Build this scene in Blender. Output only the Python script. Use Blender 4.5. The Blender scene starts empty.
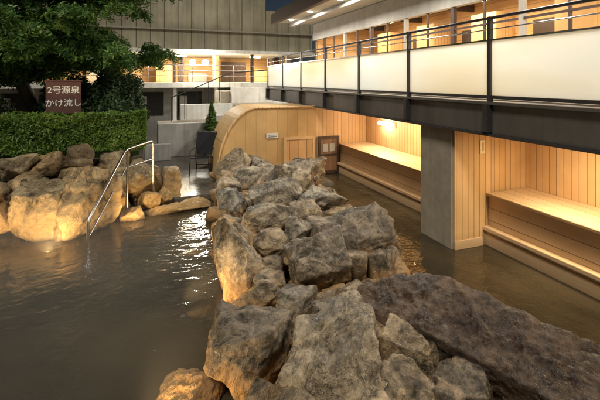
import bpy, bmesh, math, random
import numpy as np
from mathutils import Vector, Matrix, noise
random.seed(7); rng=np.random.default_rng(7)
S=bpy.context.scene
COL=S.collection

# ---------------------------------------------------------------- materials
def newmat(name):
    m=bpy.data.materials.new(name); m.use_nodes=True
    nt=m.node_tree; b=nt.nodes['Principled BSDF']
    return m,nt,b
def N(nt,t,**k):
    n=nt.nodes.new(t)
    for a,v in k.items(): setattr(n,a,v)
    return n
def L(nt,a,b): nt.links.new(a,b)
def ramp(nt,fac,stops):
    r=N(nt,'ShaderNodeValToRGB'); e=r.color_ramp.elements
    while len(e)<len(stops): e.new(0.5)
    for i,(p,c) in enumerate(stops):
        e[i].position=p; e[i].color=(*c,1) if len(c)==3 else c
    L(nt,fac,r.inputs[0]); return r
def noiseT(nt,vec,scale,detail=5,rough=.6,dist=0):
    n=N(nt,'ShaderNodeTexNoise'); n.inputs['Scale'].default_value=scale
    n.inputs['Detail'].default_value=detail; n.inputs['Roughness'].default_value=rough
    n.inputs['Distortion'].default_value=dist
    if vec is not None: L(nt,vec,n.inputs['Vector'])
    return n
def mixc(nt,fac,a,b,mode='MIX'):
    m=N(nt,'ShaderNodeMix',data_type='RGBA',blend_type=mode)
    for s,v in ((m.inputs[0],fac),(m.inputs[6],a),(m.inputs[7],b)):
        if isinstance(v,(int,float)): s.default_value=v
        elif isinstance(v,tuple): s.default_value=(*v,1)
        else: L(nt,v,s)
    return m.outputs[2]
def mth(nt,op,a,b=None,c=None,clamp=False):
    m=N(nt,'ShaderNodeMath',operation=op); m.use_clamp=clamp
    for i,v in enumerate((a,b,c)):
        if v is None: continue
        if isinstance(v,(int,float)): m.inputs[i].default_value=v
        else: L(nt,v,m.inputs[i])
    return m.outputs[0]
def bump(nt,b,h,strength=.3,dist=.02,prev=None):
    n=N(nt,'ShaderNodeBump'); n.inputs['Strength'].default_value=strength; n.inputs['Distance'].default_value=dist
    L(nt,h,n.inputs['Height'])
    if prev is not None: L(nt,prev,n.inputs['Normal'])
    L(nt,n.outputs[0],b.inputs['Normal']); return n.outputs[0]
def plain(name,col,rough=.6,metal=0,var=.15,scale=6,bmp=.1,streak=0):
    m,nt,b=newmat(name); g=N(nt,'ShaderNodeNewGeometry')
    n=noiseT(nt,g.outputs['Position'],scale)
    lo=tuple(c*(1-var*1.6) for c in col); hi=tuple(min(1,c*(1+var)) for c in col)
    r=ramp(nt,n.outputs['Fac'],[(.3,lo),(.7,hi)]); c=r.outputs[0]
    if streak:
        mp=N(nt,'ShaderNodeMapping'); mp.inputs['Scale'].default_value=(7,7,.5); L(nt,g.outputs['Position'],mp.inputs[0])
        ns=noiseT(nt,mp.outputs[0],1,4,.6); rs=ramp(nt,ns.outputs['Fac'],[(.45,(0,0,0)),(.72,(1,1,1))])
        c=mixc(nt,mth(nt,'MULTIPLY',rs.outputs[0],streak),c,tuple(x*.45 for x in col))
    L(nt,c,b.inputs['Base Color'])
    b.inputs['Roughness'].default_value=rough; b.inputs['Metallic'].default_value=metal
    if bmp: 
        n2=noiseT(nt,g.outputs['Position'],scale*12,3); bump(nt,b,n2.outputs['Fac'],bmp,.01)
    return m
def emis(name,col,s):
    m,nt,b=newmat(name); b.inputs['Base Color'].default_value=(*col,1)
    b.inputs['Emission Color'].default_value=(*col,1); b.inputs['Emission Strength'].default_value=s; return m
def wood(name,axis,width,ca,cb,seam=.04,rough=.55,seamc=.75):
    m,nt,b=newmat(name); g=N(nt,'ShaderNodeNewGeometry'); s=N(nt,'ShaderNodeSeparateXYZ'); L(nt,g.outputs['Position'],s.inputs[0])
    v=mth(nt,'DIVIDE',s.outputs[axis],width); fl=mth(nt,'FLOOR',v); fr=mth(nt,'FRACT',v)
    w=N(nt,'ShaderNodeTexWhiteNoise',noise_dimensions='1D'); L(nt,fl,w.inputs['W'])
    mp=N(nt,'ShaderNodeMapping'); sc=[1.2,1.2,1.2]
    if axis==2: sc=[1.5,1.5,45]
    elif axis==1: sc=[6,45,1.5]
    else: sc=[45,6,1.5]
    mp.inputs['Scale'].default_value=sc
    cx=N(nt,'ShaderNodeCombineXYZ'); off=mth(nt,'MULTIPLY',w.outputs['Value'],37)
    for i in range(3): L(nt,mth(nt,'ADD',s.outputs[i],off) if i!=axis else s.outputs[i],cx.inputs[i])
    L(nt,cx.outputs[0],mp.inputs[0])
    n=noiseT(nt,mp.outputs[0],1,5,.6,.6)
    f=mth(nt,'ADD',mth(nt,'MULTIPLY',w.outputs['Value'],.5),mth(nt,'MULTIPLY',n.outputs['Fac'],.55))
    r=ramp(nt,f,[(.15,cb),(.85,ca)])
    n3=noiseT(nt,g.outputs['Position'],1.3,3)
    c=mixc(nt,mth(nt,'MULTIPLY_ADD',n3.outputs['Fac'],1.2,-.45,clamp=True),r.outputs[0],tuple(x*.6 for x in cb))
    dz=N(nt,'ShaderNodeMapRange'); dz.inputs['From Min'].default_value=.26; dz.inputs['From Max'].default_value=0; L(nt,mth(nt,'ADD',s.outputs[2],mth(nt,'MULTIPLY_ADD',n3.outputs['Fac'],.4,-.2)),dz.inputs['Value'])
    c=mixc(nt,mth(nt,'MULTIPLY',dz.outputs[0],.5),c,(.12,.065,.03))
    d=mth(nt,'MINIMUM',fr,mth(nt,'SUBTRACT',1,fr)); sm=mth(nt,'LESS_THAN',d,seam)
    c=mixc(nt,mth(nt,'MULTIPLY',sm,seamc),c,(.03,.018,.01))
    L(nt,c,b.inputs['Base Color']); b.inputs['Roughness'].default_value=rough
    h=mth(nt,'MULTIPLY_ADD',n.outputs['Fac'],.3,mth(nt,'MULTIPLY',sm,-1)); bump(nt,b,h,.5,.01)
    return m
def rockmat(name,dark,mid,light,low_tint,stop,bandw=.25,stm=.85):
    m,nt,b=newmat(name); g=N(nt,'ShaderNodeNewGeometry'); P=g.outputs['Position']
    oi=N(nt,'ShaderNodeObjectInfo')
    add=N(nt,'ShaderNodeVectorMath',operation='ADD'); L(nt,P,add.inputs[0])
    mul=N(nt,'ShaderNodeVectorMath',operation='SCALE'); mul.inputs[0].default_value=(31,17,23); L(nt,oi.outputs['Random'],mul.inputs['Scale']); L(nt,mul.outputs[0],add.inputs[1])
    V=add.outputs[0]
    n1=noiseT(nt,V,2.4,6,.66,.9); n2=noiseT(nt,V,13,6,.74,.4); n4=noiseT(nt,V,60,3,.7)
    f=mth(nt,'ADD',mth(nt,'MULTIPLY',n1.outputs['Fac'],.66),mth(nt,'MULTIPLY',n2.outputs['Fac'],.38))
    r=ramp(nt,f,[(.40,dark),(.49,mid),(.57,tuple((a+b_)/2 for a,b_ in zip(mid,light))),(.65,light)])
    tint=ramp(nt,oi.outputs['Random'],[(0,(.48,.42,.36)),(.25,(1.05,.91,.72)),(.5,(.82,.84,.83)),(.75,(.95,.78,.56)),(1,(1.2,1.09,.92))])
    c=mixc(nt,1.0,r.outputs[0],tint.outputs[0],'MULTIPLY')
    sp=ramp(nt,n4.outputs['Fac'],[(.33,(.55,.55,.55)),(.5,(1,1,1)),(.72,(1.3,1.27,1.2))])
    c=mixc(nt,.7,c,sp.outputs[0],'MULTIPLY')
    fi=mth(nt,'ABSOLUTE',mth(nt,'SUBTRACT',n1.outputs['Fac'],.5)); fm=mth(nt,'LESS_THAN',fi,.006)
    c=mixc(nt,mth(nt,'MULTIPLY',fm,.65),c,(.02,.018,.015))
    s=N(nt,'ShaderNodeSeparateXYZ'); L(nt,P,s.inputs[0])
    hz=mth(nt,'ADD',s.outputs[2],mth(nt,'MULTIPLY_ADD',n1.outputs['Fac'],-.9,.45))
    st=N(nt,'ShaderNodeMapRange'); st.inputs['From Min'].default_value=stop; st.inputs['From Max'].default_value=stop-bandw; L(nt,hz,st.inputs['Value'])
    stc=mixc(nt,n2.outputs['Fac'],low_tint,tuple(x*.35 for x in low_tint))
    c=mixc(nt,mth(nt,'MULTIPLY',st.outputs[0],stm),c,stc)  # ochre mixed in towards the foot of each stone, edge broken by noise
    wt=N(nt,'ShaderNodeMapRange'); wt.inputs['From Min'].default_value=.07; wt.inputs['From Max'].default_value=.0; L(nt,s.outputs[2],wt.inputs['Value'])
    c=mixc(nt,mth(nt,'MULTIPLY',wt.outputs[0],.75),c,(.03,.02,.012))
    L(nt,c,b.inputs['Base Color'])
    rr=ramp(nt,n1.outputs['Fac'],[(.40,(.20,.20,.20)),(.60,(.60,.60,.60))]); L(nt,rr.outputs[0],b.inputs['Roughness'])
    h=mth(nt,'ADD',mth(nt,'MULTIPLY',f,.12),mth(nt,'MULTIPLY',n4.outputs['Fac'],.007)); h=mth(nt,'SUBTRACT',h,mth(nt,'MULTIPLY',fm,.006))
    bump(nt,b,h,1.0,1.0)
    return m

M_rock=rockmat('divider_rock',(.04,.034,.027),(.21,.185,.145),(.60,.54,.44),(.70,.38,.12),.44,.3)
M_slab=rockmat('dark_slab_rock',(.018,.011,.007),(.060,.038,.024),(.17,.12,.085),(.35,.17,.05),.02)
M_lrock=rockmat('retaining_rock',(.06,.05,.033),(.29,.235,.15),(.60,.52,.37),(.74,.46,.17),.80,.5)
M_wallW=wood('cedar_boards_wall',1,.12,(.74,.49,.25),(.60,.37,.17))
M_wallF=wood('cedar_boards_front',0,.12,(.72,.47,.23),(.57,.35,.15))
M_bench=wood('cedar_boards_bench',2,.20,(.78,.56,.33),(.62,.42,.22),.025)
M_seat=wood('cedar_seat',0,.22,(.76,.56,.34),(.64,.44,.24),.02)
M_room=wood('room_wood',2,.25,(.70,.42,.17),(.48,.27,.10),.02)
M_curve=wood('ochre_boards_curved',0,.30,(.60,.39,.17),(.46,.28,.10),.012,.6,.5)
M_darkwood=wood('dark_stained_boards',0,.13,(.26,.14,.07),(.16,.08,.04),.04)
M_conc=plain('concrete',(.34,.29,.22),.8,0,.12,5,.25,.3)
M_steel=plain('painted_dark_steel',(.055,.05,.05),.45,.3,.15,8,.03)
M_steel2=plain('grey_steel_beam',(.12,.11,.10),.5,.2,.12,3,.03,.4)
M_white=plain('white_plaster',(.70,.68,.62),.75,0,.12,2.5,.15,.5)
M_cream=plain('cream_panel',(.36,.33,.28),.7,0,.1,3,.08,.3)
M_soffit=plain('soffit_board',(.36,.32,.26),.7,0,.06,3,.05)
M_inox=plain('stainless_steel',(.55,.54,.52),.25,1,.05,9,0)
M_black=plain('black_metal',(.02,.02,.022),.4,.4,.1,9,0)
M_fabric=plain('dark_mesh_fabric',(.035,.037,.045),.8,0,.2,60,.3)
M_bark=plain('bark',(.13,.095,.065),.9,0,.4,14,.9)
M_brownframe=plain('bronze_frame',(.07,.045,.035),.45,.4,.1,9,0)
M_tile=plain('dark_wet_floor',(.13,.115,.09),.18,0,.3,4,.1)
M_lampW=emis('lamp_white',(1,.9,.72),25)
M_lampWarm=emis('lamp_warm',(1,.75,.42),14)

def facade():
    m,nt,b=newmat('ribbed_metal_cladding'); g=N(nt,'ShaderNodeNewGeometry'); s=N(nt,'ShaderNodeSeparateXYZ'); L(nt,g.outputs['Position'],s.inputs[0])
    fr=mth(nt,'FRACT',mth(nt,'DIVIDE',s.outputs[0],.62)); sm=mth(nt,'LESS_THAN',fr,.06)
    n=noiseT(nt,g.outputs['Position'],.8)
    mp=N(nt,'ShaderNodeMapping'); mp.inputs['Scale'].default_value=(4,4,.35); L(nt,g.outputs['Position'],mp.inputs[0]); n2=noiseT(nt,mp.outputs[0],1,4)
    f=mth(nt,'ADD',mth(nt,'MULTIPLY',n.outputs['Fac'],.5),mth(nt,'MULTIPLY',n2.outputs['Fac'],.5))
    r=ramp(nt,f,[(.35,(.20,.18,.125)),(.65,(.40,.37,.27))])
    L(nt,mixc(nt,sm,r.outputs[0],(.09,.08,.06)),b.inputs['Base Color']); bump(nt,b,sm,.6,.03); b.inputs['Roughness'].default_value=.6
    return m
M_facade=facade()
def frosted():
    m,nt,b=newmat('frosted_glass'); out=nt.nodes['Material Output']
    g=N(nt,'ShaderNodeNewGeometry'); mp=N(nt,'ShaderNodeMapping'); mp.inputs['Scale'].default_value=(1,.35,1.2); L(nt,g.outputs['Position'],mp.inputs[0]); n=noiseT(nt,mp.outputs[0],.9,2,.4)
    c=ramp(nt,n.outputs['Fac'],[(.3,(.84,.80,.66)),(.5,(.91,.92,.88)),(.7,(.80,.88,.92))])
    tr=N(nt,'ShaderNodeBsdfTranslucent'); L(nt,c.outputs[0],tr.inputs[0])
    L(nt,c.outputs[0],b.inputs['Base Color'])
    b.inputs['Roughness'].default_value=.12
    mx=N(nt,'ShaderNodeMixShader'); mx.inputs[0].default_value=.72; L(nt,b.outputs[0],mx.inputs[1]); L(nt,tr.outputs[0],mx.inputs[2])
    # slightly see-through: rough transparency shows the room lights softly behind
    tp=N(nt,'ShaderNodeBsdfTransparent'); m2=N(nt,'ShaderNodeMixShader'); m2.inputs[0].default_value=.10; L(nt,mx.outputs[0],m2.inputs[1]); L(nt,tp.outputs[0],m2.inputs[2])
    L(nt,m2.outputs[0],out.inputs[0]); return m
M_frost=frosted()
def clearglass():
    m,nt,b=newmat('clear_glass'); out=nt.nodes['Material Output']
    t=N(nt,'ShaderNodeBsdfTransparent'); gl=N(nt,'ShaderNodeBsdfGlossy'); gl.inputs['Roughness'].default_value=.02
    mx=N(nt,'ShaderNodeMixShader'); mx.inputs[0].default_value=.08; L(nt,t.outputs[0],mx.inputs[1]); L(nt,gl.outputs[0],mx.inputs[2]); L(nt,mx.outputs[0],out.inputs[0]); return m
M_glass=clearglass()
def watermat():
    m,nt,b=newmat('mineral_water'); g=N(nt,'ShaderNodeNewGeometry'); P=g.outputs['Position']
    n=noiseT(nt,P,.40,3,.5)
    r=ramp(nt,n.outputs['Fac'],[(.38,(.017,.014,.009)),(.68,(.070,.052,.028))]); L(nt,r.outputs[0],b.inputs['Base Color'])
    b.inputs['Roughness'].default_value=.05; b.inputs['IOR'].default_value=1.42
    w=noiseT(nt,P,5.5,3,.5,.4); w2=noiseT(nt,P,1.3,1,.5)
    bump(nt,b,mth(nt,'ADD',w.outputs['Fac'],mth(nt,'MULTIPLY',w2.outputs['Fac'],1.5)),.30,.055); return m
M_water=watermat()
def leafmat(name,a,bc,cc):
    m,nt,b=newmat(name); g=N(nt,'ShaderNodeNewGeometry'); n=noiseT(nt,g.outputs['Position'],1.8,2)
    ri=g.outputs['Random Per Island']
    f=mth(nt,'ADD',mth(nt,'MULTIPLY',ri,.5),mth(nt,'MULTIPLY',n.outputs['Fac'],.6))
    r=ramp(nt,f,[(.25,a),(.55,bc),(.85,cc)]); L(nt,r.outputs[0],b.inputs['Base Color']); b.inputs['Roughness'].default_value=.5
    out=nt.nodes['Material Output']; tr=N(nt,'ShaderNodeBsdfTranslucent'); L(nt,r.outputs[0],tr.inputs[0])
    mx=N(nt,'ShaderNodeMixShader'); mx.inputs[0].default_value=.3; L(nt,b.outputs[0],mx.inputs[1]); L(nt,tr.outputs[0],mx.inputs[2]); L(nt,mx.outputs[0],out.inputs[0])
    return m
M_leaf=leafmat('tree_leaves',(.03,.10,.025),(.11,.25,.055),(.25,.38,.09))
M_hedge=leafmat('hedge_leaves',(.035,.085,.015),(.13,.24,.035),(.27,.38,.07))
M_dleaf=leafmat('shrub_leaves',(.014,.035,.014),(.045,.09,.03),(.09,.15,.05))

# ---------------------------------------------------------------- helpers
def empty(name,loc=(0,0,0)):
    e=bpy.data.objects.new(name,None); e.empty_display_size=.2; COL.objects.link(e); return e
def link(me,name,mat,parent=None,smooth=False):
    o=bpy.data.objects.new(name,me); COL.objects.link(o)
    if mat: me.materials.append(mat)
    if parent: o.parent=parent
    if smooth: me.polygons.foreach_set('use_smooth',[True]*len(me.polygons))
    return o
def box(name,x0,x1,y0,y1,z0,z1,mat,parent=None,bev=0):
    bm=bmesh.new(); bmesh.ops.create_cube(bm,size=1)
    for v in bm.verts:
        v.co=Vector(((x0+x1)/2+v.co.x*(x1-x0),(y0+y1)/2+v.co.y*(y1-y0),(z0+z1)/2+v.co.z*(z1-z0)))
    if bev: bmesh.ops.bevel(bm,geom=bm.edges[:],offset=bev,segments=2,affect='EDGES')
    me=bpy.data.meshes.new(name); bm.to_mesh(me); bm.free(); return link(me,name,mat,parent)
def tube(name,pts,r,mat,parent=None,res=4,bez=False):
    cu=bpy.data.curves.new(name,'CURVE'); cu.dimensions='3D'; cu.bevel_depth=1.0 if isinstance(r,(list,tuple)) else r; cu.bevel_resolution=res; cu.use_fill_caps=True
    sp=cu.splines.new('POLY'); sp.points.add(len(pts)-1)
    for i,p in enumerate(pts):
        sp.points[i].co=(*p,1)
        sp.points[i].radius=r[i] if isinstance(r,(list,tuple)) else 1
    o=bpy.data.objects.new(name,cu); COL.objects.link(o); cu.materials.append(mat)
    if parent: o.parent=parent
    return o
def arealight(name,loc,size,power,col,rot=(0,0,0),parent=None,size_y=None):
    l=bpy.data.lights.new(name,'AREA'); l.energy=power; l.color=col; l.size=size
    if size_y: l.shape='RECTANGLE'; l.size_y=size_y
    o=bpy.data.objects.new(name,l); o.location=loc; o.rotation_euler=rot; COL.objects.link(o)
    if parent: o.parent=parent
    return o
def pointlight(name,loc,power,col,r=.08,parent=None):
    l=bpy.data.lights.new(name,'POINT'); l.energy=power; l.color=col; l.shadow_soft_size=r
    o=bpy.data.objects.new(name,l); o.location=loc; COL.objects.link(o)
    if parent: o.parent=parent
    return o

_ico={}
def ico(level):
    if level not in _ico:
        bm=bmesh.new(); bmesh.ops.create_icosphere(bm,subdivisions=level,radius=1)
        v=np.array([x.co[:] for x in bm.verts]); f=[[q.index for q in p.verts] for p in bm.faces]; bm.free()
        v/=np.linalg.norm(v,axis=1)[:,None]; _ico[level]=(v,f)
    return _ico[level]
def rock(name,loc,dims,rotz=0,seed=0,level=5,mat=None,parent=None,planes=17,p=34,boxy=False,tilt=(0,0),amp=.042):
    r=np.random.default_rng(seed+1000); D,F=ico(level)
    n=r.normal(size=(planes,3)); n/=np.linalg.norm(n,axis=1)[:,None]; h=r.uniform(.70,1.0,planes)
    if boxy:
        ax=np.vstack([np.eye(3),-np.eye(3)])+r.normal(size=(6,3))*.15; ax/=np.linalg.norm(ax,axis=1)[:,None]
        n=np.vstack([n[:10],ax]); h=np.concatenate([h[:10]+.12,np.full(6,.78)])
    dot=np.clip(D@n.T,0,None)/h
    rad=(np.sum(dot**p,axis=1)+.6**p)**(-1/p)
    V=D*rad[:,None]
    hd=np.array(dims)/2; V=V*hd*1.08
    off=Vector(r.uniform(-50,50,3))
    m=min(dims); out=np.empty(len(V))
    for i,v in enumerate(V):
        q=Vector(v)
        a=noise.fractal(q*(1.6/m)+off,.8,2.1,3)*.09*m*(amp/.05)
        b=abs(noise.noise(q*(3.0/m)+off))*-.09*m*(amp/.05)
        c=noise.fractal(q*(8/m)+off,.6,2.2,4)*.022*m-abs(noise.noise(q*(7/m)-off))*.03*m if level>=6 else 0
        out[i]=a+b+c
    V=V+D*out[:,None]
    R=(Matrix.Rotation(rotz,3,'Z')@Matrix.Rotation(tilt[0],3,'X')@Matrix.Rotation(tilt[1],3,'Y'))
    V=V@np.array(R).T+np.array(loc)
    me=bpy.data.meshes.new(name); me.from_pydata(V.tolist(),[],F)
    return link(me,name,mat,parent,True)
def leaves(name,C,Nrm,size,mat,parent=None,elong=1.7):
    n=len(C); r=rng
    t=r.normal(size=(n,3)); t-=Nrm*np.sum(t*Nrm,1)[:,None]; t/=np.linalg.norm(t,axis=1)[:,None]+1e-9
    b=np.cross(Nrm,t); s=(size*r.uniform(.6,1.3,n))[:,None]
    V=np.stack([C-t*s*elong,C+b*s*.55,C+t*s*elong,C-b*s*.55],1).reshape(-1,3)
    me=bpy.data.meshes.new(name); me.vertices.add(4*n); me.vertices.foreach_set('co',V.ravel())
    me.loops.add(4*n); me.loops.foreach_set('vertex_index',np.arange(4*n)); me.polygons.add(n)
    me.polygons.foreach_set('loop_start',np.arange(n)*4); me.polygons.foreach_set('loop_total',np.full(n,4)); me.update(calc_edges=True)
    return link(me,name,mat,parent)
def unit(a): return a/(np.linalg.norm(a,axis=1)[:,None]+1e-9)

# ---------------------------------------------------------------- ground & water
g=box('ground',-120,120,-120,120,-.9,-.7,plain('ground_soil',(.10,.085,.06),.9,0,.3,.7,.3))
box('bath_water',-7,6.3,-6,11.2,-.65,0,M_water)
box('stone_deck',-.1,4.4,9.25,20,-.69,.10,M_tile,bev=.02)
box('planting_bank',-12,-.15,9.3,19,-.69,1.05,plain('planting_soil',(.06,.05,.03),.95,0,.3,5,.6))

# ---------------------------------------------------------------- rock divider
RW=empty('rock_divider_wall')
big=[ # x,y,z, dx,dy,dz, rotz, seed, boxy, level
 (.84,3.50,.28,.76,.72,.86,.3,1,0,6),(1.36,2.84,.28,.84,.72,.84,-.4,2,1,6),
 (2.07,2.86,.36,.46,.42,.40,.2,3,0,6),(2.22,2.42,.26,.55,.5,.46,.9,4,1,6),(1.82,2.50,.24,.42,.46,.46,.1,5,1,6),
 (.34,3.45,.04,.46,.40,.32,.2,6,0,6),(1.42,3.85,.44,.38,.32,.28,.5,7,0,5),(1.74,3.50,.42,.48,.40,.32,-.2,8,1,6),
 (1.17,4.25,.36,.36,.34,.28,.1,9,0,5),(1.10,5.10,.24,.68,.80,.84,.2,10,0,6),(1.93,4.55,.44,.84,.68,.60,-.35,11,1,6),
 (2.82,5.10,.40,1.12,.85,.76,-.25,12,1,6),(2.39,4.45,.36,.44,.38,.42,.3,13,0,5),(2.95,4.5,.26,.5,.42,.42,0,14,0,5),
 (2.10,3.88,.36,.48,.36,.30,.2,15,0,5),(3.0,8.05,.55,1.0,.85,.95,.5,16,1,6),(2.25,7.3,.50,.9,.72,.52,.1,17,1,6),
 (1.77,6.2,.46,.76,.64,.54,-.3,18,0,6),(1.42,7.35,.34,.56,.64,.66,0,19,0,6),(1.80,9.9,.36,.70,.7,.78,.3,20,0,5),
 (2.15,9.0,.40,.66,.66,.66,.8,21,1,5),(2.35,6.1,.48,.62,.56,.46,.1,22,1,6),(2.95,6.9,.44,.68,.66,.52,.6,23,0,6),
 (1.55,5.25,.46,.40,.42,.42,.2,24,0,5),(2.67,9.8,.38,.7,.66,.6,.2,25,0,5),(1.22,6.6,.18,.48,.6,.54,.1,26,0,5),
 (1.55,8.5,.32,.62,.66,.62,.1,27,1,5),(3.1,6.1,.32,.56,.56,.46,.3,28,1,5),(2.5,8.2,.58,.46,.42,.34,.3,29,0,5),
 (2.3,5.35,.54,.44,.40,.30,.3,30,1,5),(1.6,2.2,.1,.6,.5,.5,.3,31,1,5),(.8,2.75,.02,.45,.45,.38,.3,32,0,5),
 (3.45,7.6,.20,.42,.5,.42,.3,33,0,5),(3.2,8.8,.32,.6,.6,.52,.3,34,0,5),(1.95,5.3,.58,.36,.32,.26,.8,35,0,5),
]
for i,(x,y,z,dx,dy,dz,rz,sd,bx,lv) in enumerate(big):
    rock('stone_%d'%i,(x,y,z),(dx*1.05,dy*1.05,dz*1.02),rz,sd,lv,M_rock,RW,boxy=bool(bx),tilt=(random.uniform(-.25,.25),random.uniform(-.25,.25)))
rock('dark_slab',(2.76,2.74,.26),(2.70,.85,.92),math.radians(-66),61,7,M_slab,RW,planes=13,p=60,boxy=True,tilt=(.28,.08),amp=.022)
def edges(y):
    ys=[1.5,2.5,3.5,5,7,8.6,10.4]; xl=[.7,.75,.75,1.0,1.2,1.5,1.7]; xr=[2.9,2.7,2.8,3.25,3.45,3.6,3.0]
    return np.interp(y,ys,xl),np.interp(y,ys,xr)
k=0
for y in np.arange(1.6,10.4,.36):
    a,b=edges(y)
    for x in np.arange(a+.1,b,.36):
        s=random.uniform(.28,.54); k+=1
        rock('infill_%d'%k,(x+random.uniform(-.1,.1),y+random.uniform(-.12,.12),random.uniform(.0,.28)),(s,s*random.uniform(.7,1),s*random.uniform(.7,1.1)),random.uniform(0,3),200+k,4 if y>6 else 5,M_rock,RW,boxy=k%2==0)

# ---------------------------------------------------------------- left retaining rocks
LW=empty('rock_retaining_wall')
left=[(-1.10,8.22,.46,.92,.80,1.40,.2,1,0,6),(-1.80,8.15,.40,.95,.80,1.10,-.1,2,1,6),(-2.6,8.3,.45,1.0,.85,1.1,.1,3,0,6),
 (-3.5,8.3,.45,1.1,1,1.2,.1,4,1,5),(-4.6,8.2,.45,1.2,1,1.3,.3,5,0,5),(-5.7,8.0,.45,1.3,1,1.3,.1,6,1,5),
 (-2.35,8.95,1.08,.62,.5,.46,.1,7,0,5),(-1.80,8.95,1.04,.50,.45,.42,.1,8,0,5),(-1.30,9.0,1.14,.48,.45,.58,.1,9,1,5),(-2.95,8.9,1.08,.55,.5,.5,.4,10,1,5),
 (-3.6,8.9,1.1,.7,.5,.5,.4,11,0,5),(-4.4,8.8,1.1,.8,.5,.5,.4,12,0,5),
 (-.22,9.3,.50,.62,.7,1.10,.1,13,0,6),(-.72,9.4,.90,.7,.55,.70,.2,14,1,5),(-.02,9.7,.42,.45,.55,.85,.2,15,1,5),
 (.40,8.72,.00,1.25,.44,.30,.05,16,0,6),(-.30,8.45,.0,.5,.36,.36,.3,17,0,5),(.46,9.55,.36,.42,.42,.80,.2,18,1,5),
 (-.62,8.8,.20,.5,.46,.60,.2,19,1,5),(.9,9.0,.0,.6,.4,.26,.2,20,0,5),(-1.42,8.75,.80,.46,.46,.46,.2,21,1,5),(-2.15,8.7,.8,.55,.46,.42,.2,22,0,5),
 (-1.35,7.85,.02,.42,.36,.36,.2,23,0,5),(.0,8.85,.22,.4,.36,.36,.2,24,1,5),(.28,9.2,.15,.36,.36,.36,.2,25,0,5),
 (-.60,9.1,.5,.5,.4,.6,.4,26,0,5)]
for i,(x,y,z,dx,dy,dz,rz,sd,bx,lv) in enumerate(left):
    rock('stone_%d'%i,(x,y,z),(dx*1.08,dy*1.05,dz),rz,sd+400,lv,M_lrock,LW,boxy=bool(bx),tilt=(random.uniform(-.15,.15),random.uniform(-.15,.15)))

# low waterline lamps that wash the stones with warm light
for i,(x,y,p,ax_,ay_) in enumerate(((-1.45,7.0,16,0,1),(-2.6,7.1,14,0,1),(-.25,7.8,8,0,1),(.35,4.75,8,1,.2),(.45,6.4,8,1,.2),(-.10,3.15,6,1,.5))):
    e=empty('waterline_lamp')
    bm=bmesh.new(); bmesh.ops.create_cone(bm,segments=18,radius1=.04,radius2=.028,depth=.05,cap_ends=True)
    me=bpy.data.meshes.new('housing'); bm.to_mesh(me); bm.free(); o=link(me,'housing',M_steel,e); o.location=(x,y,-.022)
    l=bpy.data.lights.new('lamp','SPOT'); l.energy=p*7; l.color=(1,.70,.36); l.spot_size=math.radians(125); l.spot_blend=1; l.shadow_soft_size=.06
    o=bpy.data.objects.new('lamp',l); o.location=(x,y,.07); o.rotation_euler=Vector((-ax_,-ay_,-.5)).to_track_quat('Z','Y').to_euler(); COL.objects.link(o); o.parent=e

# ---------------------------------------------------------------- hand rail
HR=empty('stainless_handrail')
A=(-.94,7.25,-.3); A1=(-.94,7.25,.36); A2=(-.93,7.29,.44); B=(-.46,8.50,1.30); B1=(-.42,8.56,1.34); C=(.03,9.05,1.40); C1=(.06,9.08,1.36); Cb=(.06,9.08,.1)
tube('top_rail',[A,A1,A2,B,B1,C,C1,Cb],.024,M_inox,HR)
tube('lower_rail',[(-.94,7.252,.14),(-.44,8.54,.98),(.06,9.08,1.02)],.016,M_inox,HR)
tube('post',[B1,(-.42,8.56,0)],.021,M_inox,HR)

# ---------------------------------------------------------------- hedge
HG=empty('box_hedge')
hx0,hx1,hy0,hy1,hz0,hz1=-7,-.12,9.35,10.25,1.2,1.97
box('hedge_core',hx0+.1,hx1-.1,hy0+.1,hy1-.1,hz0-.3,hz1-.1,M_dleaf,HG)
n=46000
x=rng.uniform(hx0,hx1,n); y=rng.uniform(hy0,hy1,n); z=rng.uniform(hz0,hz1,n); face=rng.integers(0,4,n)
dep=np.abs(rng.normal(0,.045,n))
nr=rng.normal(size=(n,3))*.55
m=face<2; y[m]=hy0+dep[m]; nr[m,1]-=.8
m=face==2; z[m]=hz1-dep[m]; nr[m,2]+=.8
m=face==3; nn=m.sum(); x[m]=hx1-dep[m]; nr[m,0]+=.8
C_=np.stack([x,y,z],1)
for i in range(n):
    q=Vector((x[i]*2.2,y[i]*2.2,z[i]*2.2)); d=noise.noise(q)*.16+noise.noise(q*4)*.05; C_[i,1]-=d*.7; C_[i,2]+=d*.7; C_[i,0]+=d*.4
leaves('hedge_leaves',C_,unit(nr),.026,M_hedge,HG)

# ---------------------------------------------------------------- tree
TR=empty('garden_tree')
tb=Vector((-2.75,12.4,1.0))
tr=[tb,(-2.85,12.4,1.9),(-3.15,12.35,2.6),(-3.3,12.3,3.2),(-3.05,12.3,4.0),(-2.8,12.3,5.0),(-2.7,12.3,6.4)]
tube('trunk',tr,[.20,.17,.15,.13,.11,.08,.03],M_bark,TR,6)
pads=[]
r2=random.Random(5)
for i in range(84):
    t=r2.uniform(.12,1.0)**.9; zi=2.40+ t*3.9
    idx=min(5,2+int(t*4)); base=Vector(tr[idx])
    ang=r2.uniform(0,2*math.pi); rad=r2.uniform(.5,3.2)*(1.08-.35*abs(t-.6))
    end=Vector((-2.7+math.cos(ang)*rad, 12.2+math.sin(ang)*rad*.7, zi+r2.uniform(-.3,.3)))
    if end.x>.25: end.x=.25-r2.random()*.4
    mid=base.lerp(end,.5)+Vector((0,0,r2.uniform(.1,.35)))
    tube('branch_%d'%i,[base,mid,end],[.042,.022,.010],M_bark,TR,3)
    for j in range(4):
        pc=mid.lerp(end,r2.uniform(.25,1.1))+Vector((r2.gauss(0,.32),r2.gauss(0,.3),r2.gauss(0,.16)))
        pads.append((pc,r2.uniform(.25,.50)))
Cs=[];Ns=[]
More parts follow.
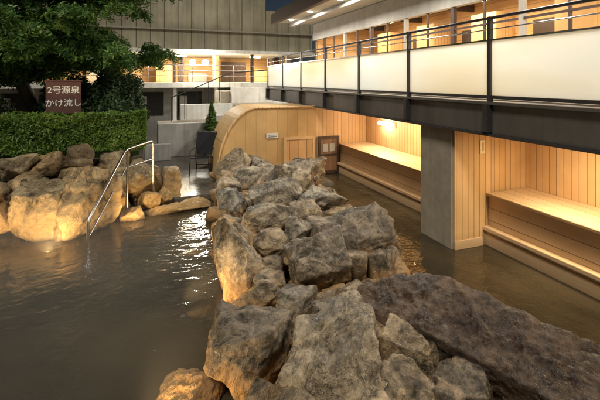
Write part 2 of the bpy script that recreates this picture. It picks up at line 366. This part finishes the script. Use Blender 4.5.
for pc,pr in pads:
    m=int(620*pr/.4); a=rng.uniform(0,2*np.pi,m); rr=pr*np.sqrt(rng.uniform(0,1,m))*(1+.3*np.sin(a*5+pc.x*9))
    zz=rng.normal(0,.07,m)-.35*(rr/pr)**2*pr
    Cs.append(np.stack([pc.x+rr*np.cos(a),pc.y+rr*np.sin(a),pc.z+zz],1)); q=rng.normal(size=(m,3))*.6; q[:,2]+=.7; q[:,1]-=.3; Ns.append(q)
leaves('foliage',np.vstack(Cs),unit(np.vstack(Ns)),.036,M_leaf,TR)
def shrub(name,c,r,hgt,n,mat,size=.04):
    e=empty(name); u=unit(rng.normal(size=(n,3))); rad=rng.uniform(.72,1.05,n)
    lump=np.array([noise.noise(Vector(q*2.2)+Vector(c)) for q in u])*.4
    P_=u*(rad+lump)[:,None]*np.array([r,r,hgt]); leaves('foliage',P_+np.array(c),unit(u+rng.normal(size=(n,3))*.7),size,mat,e)
    tube('stem',[(c[0],c[1],c[2]-hgt-.6),(c[0],c[1],c[2])],.05,M_bark,e)
shrub('garden_shrub',(-.85,11.6,2.0),.75,.95,9000,M_dleaf)
shrub('garden_shrub',(-1.9,12.0,1.9),.8,.8,9000,M_dleaf)
shrub('garden_shrub',(-4.4,12.2,2.0),.9,.9,9000,M_dleaf)

# ---------------------------------------------------------------- notice board
NB=empty('wooden_notice_board')
cx,cy=-1.74,9.85
yaw=math.radians(8)
M_board=plain('painted_board',(.13,.06,.05),.6,0,.15,7,.1)
def placed(o,c,yaw): 
    o.matrix_world=Matrix.Translation(Vector(c))@Matrix.Rotation(yaw,4,'Z')
BZ=2.34
for nm,b_ in (('board',(-.33,.33,-.015,.015,-.33,.33)),('post_l',(-.28,-.23,.016,.05,-1.3,.28)),('post_r',(.23,.28,.016,.05,-1.3,.28)),
              ('frame_top',(-.35,.35,-.022,.02,.331,.36)),('frame_bottom',(-.35,.35,-.022,.02,-.36,-.331))):
    o=box(nm,*b_,M_board,NB); placed(o,(cx,cy,BZ),yaw)
M_paint=plain('white_lettering',(.9,.89,.85),.6,0,.03,5,0)
for j,t in enumerate(('2号源泉','かけ流し')):
    cu=bpy.data.curves.new('lettering','FONT'); cu.body=t; cu.size=.172 ; cu.align_x='CENTER'; cu.align_y='CENTER'; cu.extrude=.002; cu.offset=.0016
    cu.materials.append(M_paint); o=bpy.data.objects.new('lettering_%d'%j,cu); COL.objects.link(o); o.parent=NB
    o.matrix_world=Matrix.Translation((cx,cy,BZ))@Matrix.Rotation(yaw,4,'Z')@Matrix.Translation((0,-.019,.14-.28*j))@Matrix.Rotation(math.pi/2,4,'X')

# ---------------------------------------------------------------- raised walkway
WK=empty('raised_walkway')
XF=4.42
box('fascia_beam',XF,XF+.16,-4,15.6,1.96,2.36,M_steel2,WK)
box('beam_bottom_flange',XF-.06,XF+.26,-4,15.6,1.925,1.957,M_steel,WK)
box('beam_top_flange',XF-.06,XF+.26,-4,15.6,2.363,2.40,M_steel2,WK)
box('floor_slab',XF+.265,6.75,-4,15.6,2.10,2.42,M_conc,WK)
box('bottom_rail',XF-.02,XF+.05,-4,15.6,2.44,2.485,M_steel,WK)
posts=[.57-3.7,.57-1.85,.57,2.42,4.27,6.12,7.97,9.82,11.67,13.5,15.4]
for i,y in enumerate(posts):
    box('post_%d'%i,XF-.035,XF+.03,y-.025,y+.025,1.958,3.58,M_steel,WK)
    box('bracket_%d'%i,XF-.10,XF-.002,y-.04,y+.04,1.98,2.36,M_steel,WK)
for i in range(len(posts)-1):
    box('frosted_panel_%d'%i,XF-.01,XF+.006,posts[i]+.035,posts[i+1]-.035,2.487,3.24,M_frost,WK)
box('panel_cap',XF-.02,XF+.02,-4,15.5,3.242,3.265,M_inox,WK)
tube('hand_rail',[(XF,-4,3.56),(XF,15.5,3.56)],.022,M_steel,WK)
tube('wire_rail',[(XF-.01,-4,3.40),(XF-.01,15.5,3.40)],.009,M_inox,WK)

# ---------------------------------------------------------------- main building (right)
MB=empty('bath_house')
WX=6.6
box('window_sill',WX,WX+.12,-4,16,2.423,2.60,M_cream,MB)
box('header',WX-.02,WX+.14,-4,16,4.40,5.08,M_cream,MB)
box('soffit',4.9,12,-4,16,5.10,5.22,M_soffit,MB)
box('roof_fascia',4.72,4.897,-4,16,5.02,5.42,M_brownframe,MB)
box('roof_slab',4.9,12,-4,16,5.225,5.6,M_steel,MB)
box('beam_white',5.55,5.75,-4,16,4.95,5.098,M_cream,MB)
for i,y in enumerate(np.arange(-3.6,16,1.85)):
    box('window_post_%d'%i,WX,WX+.10,y-.05,y+.05,2.602,4.398,M_cream if i%2 else M_brownframe,MB)
    box('mullion_%d'%i,WX+.02,WX+.07,y+.90,y+.94,2.602,4.398,M_brownframe,MB)
box('transom',WX+.015,WX+.075,-4,16,3.86,3.90,M_brownframe,MB)
bm=bmesh.new(); bm.faces.new([bm.verts.new(v) for v in ((WX+.045,-4,2.602),(WX+.045,16,2.602),(WX+.045,16,4.398),(WX+.045,-4,4.398))]); me=bpy.data.meshes.new('glass'); bm.to_mesh(me); bm.free(); link(me,'glass',M_glass,MB)
box('room_floor',6.76,10.5,-4,16,2.2,2.44,M_seat,MB)
box('room_back_wall',9.6,9.8,-4,16,2.45,5.09,M_room,MB)
box('room_end_wall',6.75,9.6,15.8,16,2.45,5.09,M_room,MB)
for i,y in enumerate(np.arange(-2,15,2.6)):
    box('room_partition_%d'%i,8.9,9.598,y,y+.9,2.45,4.6,M_wallF,MB)
    box('room_locker_%d'%i,8.3,8.88,y+.3,y+1.3,2.45,3.3,M_cream,MB)
    box('room_picture_%d'%i,9.56,9.598,y+1.2,y+2.0,3.5,4.3,M_brownframe,MB)
    box('room_beam_%d'%i,6.76,9.598,y+1.5,y+1.62,4.85,5.05,M_brownframe,MB)
for i,y in enumerate((3.5,8.5,13.0)):
    arealight('room_light_%d'%i,(8.2,y,4.83),1.0,190,(1,.82,.54),parent=MB,size_y=3.0)
    box('room_fixture_%d'%i,7.8,8.6,y-.08,y+.08,4.86,4.9,M_lampWarm,MB)
for i,y in enumerate((1.6,4.6,7.6,10.6,13.0,15.0)):
    bm=bmesh.new(); bmesh.ops.create_cone(bm,segments=20,radius1=.08,radius2=.08,depth=.03,cap_ends=True)
    me=bpy.data.meshes.new('downlight'); bm.to_mesh(me); bm.free(); o=link(me,'downlight_%d'%i,M_lampW,MB); o.location=(5.25,y,5.08)
    arealight('downlight_lamp_%d'%i,(5.25,y,5.05),.3,(90,108,115,108,100,90)[i],(1,.97,.91),parent=MB)
AL=empty('wooden_bench_alcove')
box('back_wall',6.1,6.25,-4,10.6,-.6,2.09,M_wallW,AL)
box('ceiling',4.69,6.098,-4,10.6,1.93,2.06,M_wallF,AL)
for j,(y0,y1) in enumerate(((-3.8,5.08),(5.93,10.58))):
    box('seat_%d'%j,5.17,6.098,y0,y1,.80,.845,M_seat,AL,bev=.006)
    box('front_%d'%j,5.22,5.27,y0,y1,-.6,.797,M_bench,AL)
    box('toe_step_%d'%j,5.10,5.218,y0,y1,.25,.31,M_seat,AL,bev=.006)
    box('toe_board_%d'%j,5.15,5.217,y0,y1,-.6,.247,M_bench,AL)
PL=empty('concrete_pillar')
box('pillar_shaft',4.50,4.98,5.12,5.90,-.6,1.92,M_conc,PL,bev=.01)
box('pillar_cladding',4.53,5.30,5.085,5.118,.0,1.92,M_wallF,PL)
box('cladding_base',4.52,5.08,5.06,5.084,-.1,.14,M_bench,PL)
box('partition',4.982,6.098,5.13,5.9,-.6,1.92,M_wallF,PL)
P2=empty('concrete_pillar')
box('pillar_shaft',4.50,4.98,-1.3,-.5,-.6,1.92,M_conc,P2,bev=.01)
SG=empty('thermometer_sign')
box('plate',5.03,5.13,5.060,5.083,1.50,1.72,plain('cream_plate',(.8,.7,.45),.5,0,.03,5,0),SG)
box('label',5.06,5.10,5.054,5.058,1.54,1.68,M_wallF,SG)
WL=empty('wall_lamp')
tube('tube_shade',[(6.0,9.2,1.50),(6.0,9.7,1.50)],.045,emis('lamp_tube',(1,.93,.8),30),WL)
box('back_plate',6.06,6.098,9.05,9.8,1.44,1.56,M_white,WL)
pointlight('lamp',(5.8,9.4,1.50),18,(1,.86,.62),.12,WL)
for i,(xx,y,p) in enumerate(((5.35,8.2,42),(5.35,6.5,26),(5.15,3.6,46),(5.15,1.4,34))):
    lf=empty('ceiling_lamp'); box('lens',xx-.1,xx+.1,y-.1,y+.1,1.90,1.928,M_lampWarm,lf)
    arealight('lamp',(xx,y,1.89),.25,p,(1,.81,.52),parent=lf)

# ---------------------------------------------------------------- end wall, curved ochre wall, doors
CW=empty('curved_wall')
pts=[]; 
for a in np.linspace(0,math.pi/2,18): pts.append((2.75-1.10*math.cos(a),.10+1.84*math.sin(a)))
pts+= [(4.48,1.94),(4.48,.10)]
bm=bmesh.new()
f0=[bm.verts.new((x,10.6,z)) for x,z in pts]; f1=[bm.verts.new((x,12.4,z)) for x,z in pts]
bm.faces.new(f0); bm.faces.new(f1[::-1])
for i in range(len(pts)): 
    j=(i+1)%len(pts); fc=bm.faces.new((f0[i],f1[i],f1[j],f0[j]))
bmesh.ops.recalc_face_normals(bm,faces=bm.faces[:]); me=bpy.data.meshes.new('shell'); bm.to_mesh(me); bm.free(); link(me,'shell',M_curve,CW)
tube('rim',[(x,10.59,z) for x,z in pts[:19]],.03,M_wallF,CW)
EW=empty('alcove_end_wall')
box('wall',4.483,6.25,10.62,10.75,-.6,2.09,M_wallF,EW)
DR=empty('wooden_door')
box('leaf',3.55,4.33,10.545,10.58,.02,1.02,wood('door_boards',0,.26,(.66,.38,.17),(.50,.28,.11),.03),DR)
for nm,b_ in (('jamb_l',(3.48,3.547,10.53,10.597,0,1.10)),('jamb_r',(4.333,4.40,10.53,10.597,0,1.10)),('head',(3.548,4.332,10.53,10.597,1.03,1.10))): box(nm,*b_,M_wallW,DR)
GT=empty('wooden_gate')
for nm,b_ in (('frame_l',(4.50,4.57,10.50,10.56,-.1,1.08)),('frame_r',(5.10,5.16,10.50,10.56,-.1,1.08)),('frame_t',(4.572,5.098,10.50,10.56,1.01,1.08)),('frame_b',(4.572,5.098,10.50,10.56,.02,.09)),('frame_m',(4.572,5.098,10.505,10.555,.52,.57))): box(nm,*b_,M_brownframe,GT)
box('panel',4.573,5.097,10.52,10.545,.092,1.008,M_darkwood,GT)
for i in range(2): box('notice_%d'%i,4.64+.22*i,4.80+.22*i,10.506,10.518,.64,.86,M_cream,GT)
NS=empty('notice_sign')
box('sign_plate',2.98,3.32,10.565,10.585,1.10,1.24,M_white,NS)
for i in range(2): box('sign_line_%d'%i,3.02,3.28,10.560,10.563,1.13+.05*i,1.145+.05*i,M_steel2,NS)

# ---------------------------------------------------------------- white terraces / stair
TW=empty('white_terrace_wall')
box('wall_low',.25,2.15,14.2,14.45,.10,1.22,M_white,TW,bev=.01)
box('low_top',.25,2.15,14.452,16.0,.10,1.16,M_conc,TW)
box('wall_low_step',-.3,.62,13.6,13.85,.10,.62,M_white,TW,bev=.01)
box('wall_mid',1.1,3.1,16.0,16.25,.10,1.75,M_white,TW,bev=.01)
box('wall_mid_fill',2.2,5,16.26,17.2,.10,1.70,M_conc,TW)
box('wall_high',3.3,6.2,17.2,17.45,.10,2.38,M_white,TW,bev=.01)
box('wall_high_fill',2.9,6.2,17.46,19.6,.10,2.2,M_conc,TW)
for i in range(7): box('step_%d'%i,2.16,3.2,14.3+.27*i,16+.02,.10+.17*i,.10+.17*(i+1)-.004*1,M_conc if i%2 else M_cream,TW)
TRL=empty('stair_handrail')
tube('rail',[(.75,15.6,2.05),(3.2,17.1,3.0),(6,17.3,3.25)],.022,M_black,TRL)
for i in range(6):
    t=i/5; tube('baluster_%d'%i,[(.75+2.45*t,15.6+1.5*t,1.0+1.0*t),(.75+2.45*t,15.6+1.5*t,2.05+.95*t)],.012,M_black,TRL)
PC=empty('potted_conifer')
nn=2600; hh=rng.uniform(0,1,nn)**1.3; aa=rng.uniform(0,2*np.pi,nn); rad=.22*(1-hh)**.8*(.6+.5*rng.uniform(0,1,nn))*(1+.25*np.sin(aa*3+hh*14))
leaves('foliage',np.stack([2.0+rad*np.cos(aa),14.05+rad*np.sin(aa),1.0+hh*.95],1),unit(rng.normal(size=(nn,3))+np.array([0,-.3,.5])),.026,M_hedge,PC)
tube('stem',[(2.0,14.05,.4),(2.0,14.05,1.7)],.025,M_bark,PC)
box('planter',1.84,2.16,13.89,14.19,.10,.98,M_conc,PC,bev=.015)

# ---------------------------------------------------------------- patio chair
CH=empty('patio_chair')
def ch(v): 
    a=math.radians(-25); x,y,z=v; return (1.40+x*math.cos(a)-y*math.sin(a),11.6+x*math.sin(a)+y*math.cos(a),.10+z)
for sx in (-.28,.28):
    tube('front_leg',[ch((sx,-.28,0)),ch((sx,-.24,.62)),ch((sx,.25,.66))],.016,M_black,CH)
    tube('rear_leg',[ch((sx,.30,0)),ch((sx,.22,.42)),ch((sx,.42,1.08))],.016,M_black,CH)
    tube('seat_side',[ch((sx*.95,-.26,.43)),ch((sx*.95,.24,.40))],.016,M_black,CH)
for a_,b_ in (((-.28,.42,1.08),(.28,.42,1.08)),((-.27,-.26,.43),(.27,-.26,.43)),((-.28,.30,.15),(.28,.30,.15))): tube('cross_bar',[ch(a_),ch(b_)],.016,M_black,CH)
def quadmesh(name,vs,mat,parent,th=.012):
    bm=bmesh.new(); vv=[bm.verts.new(v) for v in vs]; bm.faces.new(vv); bmesh.ops.solidify(bm,geom=bm.faces[:],thickness=th); me=bpy.data.meshes.new(name); bm.to_mesh(me); bm.free(); return link(me,name,mat,parent)
quadmesh('seat_sling',[ch((-.26,-.25,.44)),ch((.26,-.25,.44)),ch((.26,.24,.41)),ch((-.26,.24,.41))],M_fabric,CH)
quadmesh('back_sling',[ch((-.26,.235,.45)),ch((.26,.235,.45)),ch((.26,.41,1.06)),ch((-.26,.41,1.06))],M_fabric,CH)

# ---------------------------------------------------------------- far building
FB=empty('far_bath_building')
box('upper_cladding',-9,5.6,20,20.3,4.15,7.3,M_facade,FB)
box('upper_cladding_right',5.603,8.2,20.02,20.3,4.15,6.3,M_facade,FB)
box('cladding_band',-9,8.2,19.93,19.995,5.10,5.16,M_cream,FB)
box('eave',-9,8.4,19.3,20.6,3.99,4.147,M_white,FB)
box('balcony_slab',-9,8.2,19.3,24,2.35,2.58,M_white,FB)
box('room_back',-9,8.2,23.6,23.8,2.6,3.98,M_room,FB)
box('room_ceiling',-9,8.2,20.61,23.6,3.99,4.1,M_soffit,FB)
box('lower_wall',-9,8.2,21.5,21.7,-.6,2.34,M_white,FB)
for i,x in enumerate(np.arange(-8.5,8.3,1.9)):
    box('column_%d'%i,x,x+.14,19.9,20.04,2.582,3.988,M_brownframe if i%2 else M_cream,FB)
    box('lower_column_%d'%i,x,x+.16,19.5,19.66,-.6,2.348,M_white,FB)
    box('lower_window_%d'%i,x+.35,x+1.55,21.46,21.498,.9,2.1,M_steel,FB)
    box('shutter_box_%d'%i,x+.4,x+.75,20.9,21.3,.5,1.9,M_white,FB)
for i,(x0,x1,y,z1,mt) in enumerate(((.3,1.2,22.8,3.5,M_wallF),(1.5,1.75,23.2,3.98,M_brownframe),(2.0,3.0,23.0,3.1,M_cream),(3.2,3.45,21.5,3.98,M_wallW),(3.9,5.3,23.3,3.75,M_brownframe),(5.6,6.3,22.2,3.3,M_wallF),(-1.2,-.4,22.5,3.98,M_wallF),(-3,-2.1,23,3.4,M_cream),(6.6,6.9,21.8,3.98,M_brownframe))):
    box('furniture_%d'%i,x0,x1,y,y+.35,2.6,z1,mt,FB)
for z in (2.9,3.15,3.4): tube('balcony_rail',[(-9,19.4,z),(8.2,19.4,z)],.018,M_inox,FB)
for i in range(18): tube('baluster_%d'%i,[(-8.8+i*.97,19.4,2.58),(-8.8+i*.97,19.4,3.4)],.012,M_inox,FB)
for i,(x,p) in enumerate(((-3.5,100),(1.2,120),(5.2,120))):
    arealight('ceiling_lamp_%d'%i,(x+.3,21.8,3.94),1.0,p,(1,.76,.45),parent=FB)
    box('ceiling_fixture_%d'%i,x,x+.6,21.7,21.9,3.95,3.985,M_lampW,FB)
for i,x in enumerate((1.9,2.5)):
    bm=bmesh.new(); bmesh.ops.create_uvsphere(bm,u_segments=16,v_segments=10,radius=.15); me=bpy.data.meshes.new('globe'); bm.to_mesh(me); bm.free()
    o=link(me,'globe_lamp_%d'%i,emis('globe_glow%d'%i,(1,.97,.9),70),FB,True); o.location=(x,19.75,3.55)
pointlight('globe_light',(2.2,19.1,3.6),360,(1,.94,.82),.15,FB)
NBH=empty('neighbour_building')
box('wall',-24,-9.4,22,30,-.6,9,M_white,NBH)
for i in range(5):
    for j in range(2): box('window_%d_%d'%(i,j),-22.5+i*2.7,-21+i*2.7,21.95,21.998,2.6+j*3,4.2+j*3,M_steel,NBH)

# ---------------------------------------------------------------- steam drifting over the bath (one low, broad, very thin scattering volume)
mv=bpy.data.materials.new('steam_vapour'); mv.use_nodes=True; nt=mv.node_tree; nt.nodes.remove(nt.nodes['Principled BSDF'])
vs=nt.nodes.new('ShaderNodeVolumeScatter'); vs.inputs['Density'].default_value=.085; vs.inputs['Color'].default_value=(1,.93,.80,1); nt.links.new(vs.outputs[0],nt.nodes['Material Output'].inputs['Volume'])
bm=bmesh.new(); bmesh.ops.create_icosphere(bm,subdivisions=5,radius=1)
for v in bm.verts:
    q=v.co.copy(); f=1+.10*noise.noise(q*1.7)
    v.co=Vector((-2.9+q.x*3.9*f,4.8+q.y*4.2*f,.30+q.z*.55 if q.z>0 else .30+q.z*.28))
me=bpy.data.meshes.new('steam'); bm.to_mesh(me); bm.free(); link(me,'steam',mv,None,True)

# ---------------------------------------------------------------- world, sun, camera
w=bpy.data.worlds.new('World'); S.world=w; w.use_nodes=True; nt=w.node_tree
bg=nt.nodes['Background']; sky=nt.nodes.new('ShaderNodeTexSky'); sky.sky_type='NISHITA'; sky.sun_disc=False
el,az=math.radians(52),math.radians(222)
sky.sun_elevation=el; sky.sun_rotation=az
nt.links.new(sky.outputs[0],bg.inputs[0]); bg.inputs[1].default_value=.008
sl=bpy.data.lights.new('sun','SUN'); sl.energy=2.25; sl.angle=math.radians(12); sl.color=(1,.92,.78)
so=bpy.data.objects.new('sun',sl); COL.objects.link(so)
d=Vector((math.sin(az)*math.cos(el),math.cos(az)*math.cos(el),math.sin(el)))
so.rotation_euler=d.to_track_quat('Z','Y').to_euler()
cam=bpy.data.cameras.new('camera'); co=bpy.data.objects.new('camera',cam); COL.objects.link(co)
co.location=(0,0,2.7); co.rotation_euler=(math.radians(90),0,math.radians(-20.55)); cam.lens=24; cam.sensor_width=36; cam.shift_y=-.2
cam.clip_end=500; S.camera=co
S.view_settings.view_transform='Standard'; S.view_settings.look='None'; S.view_settings.exposure=0
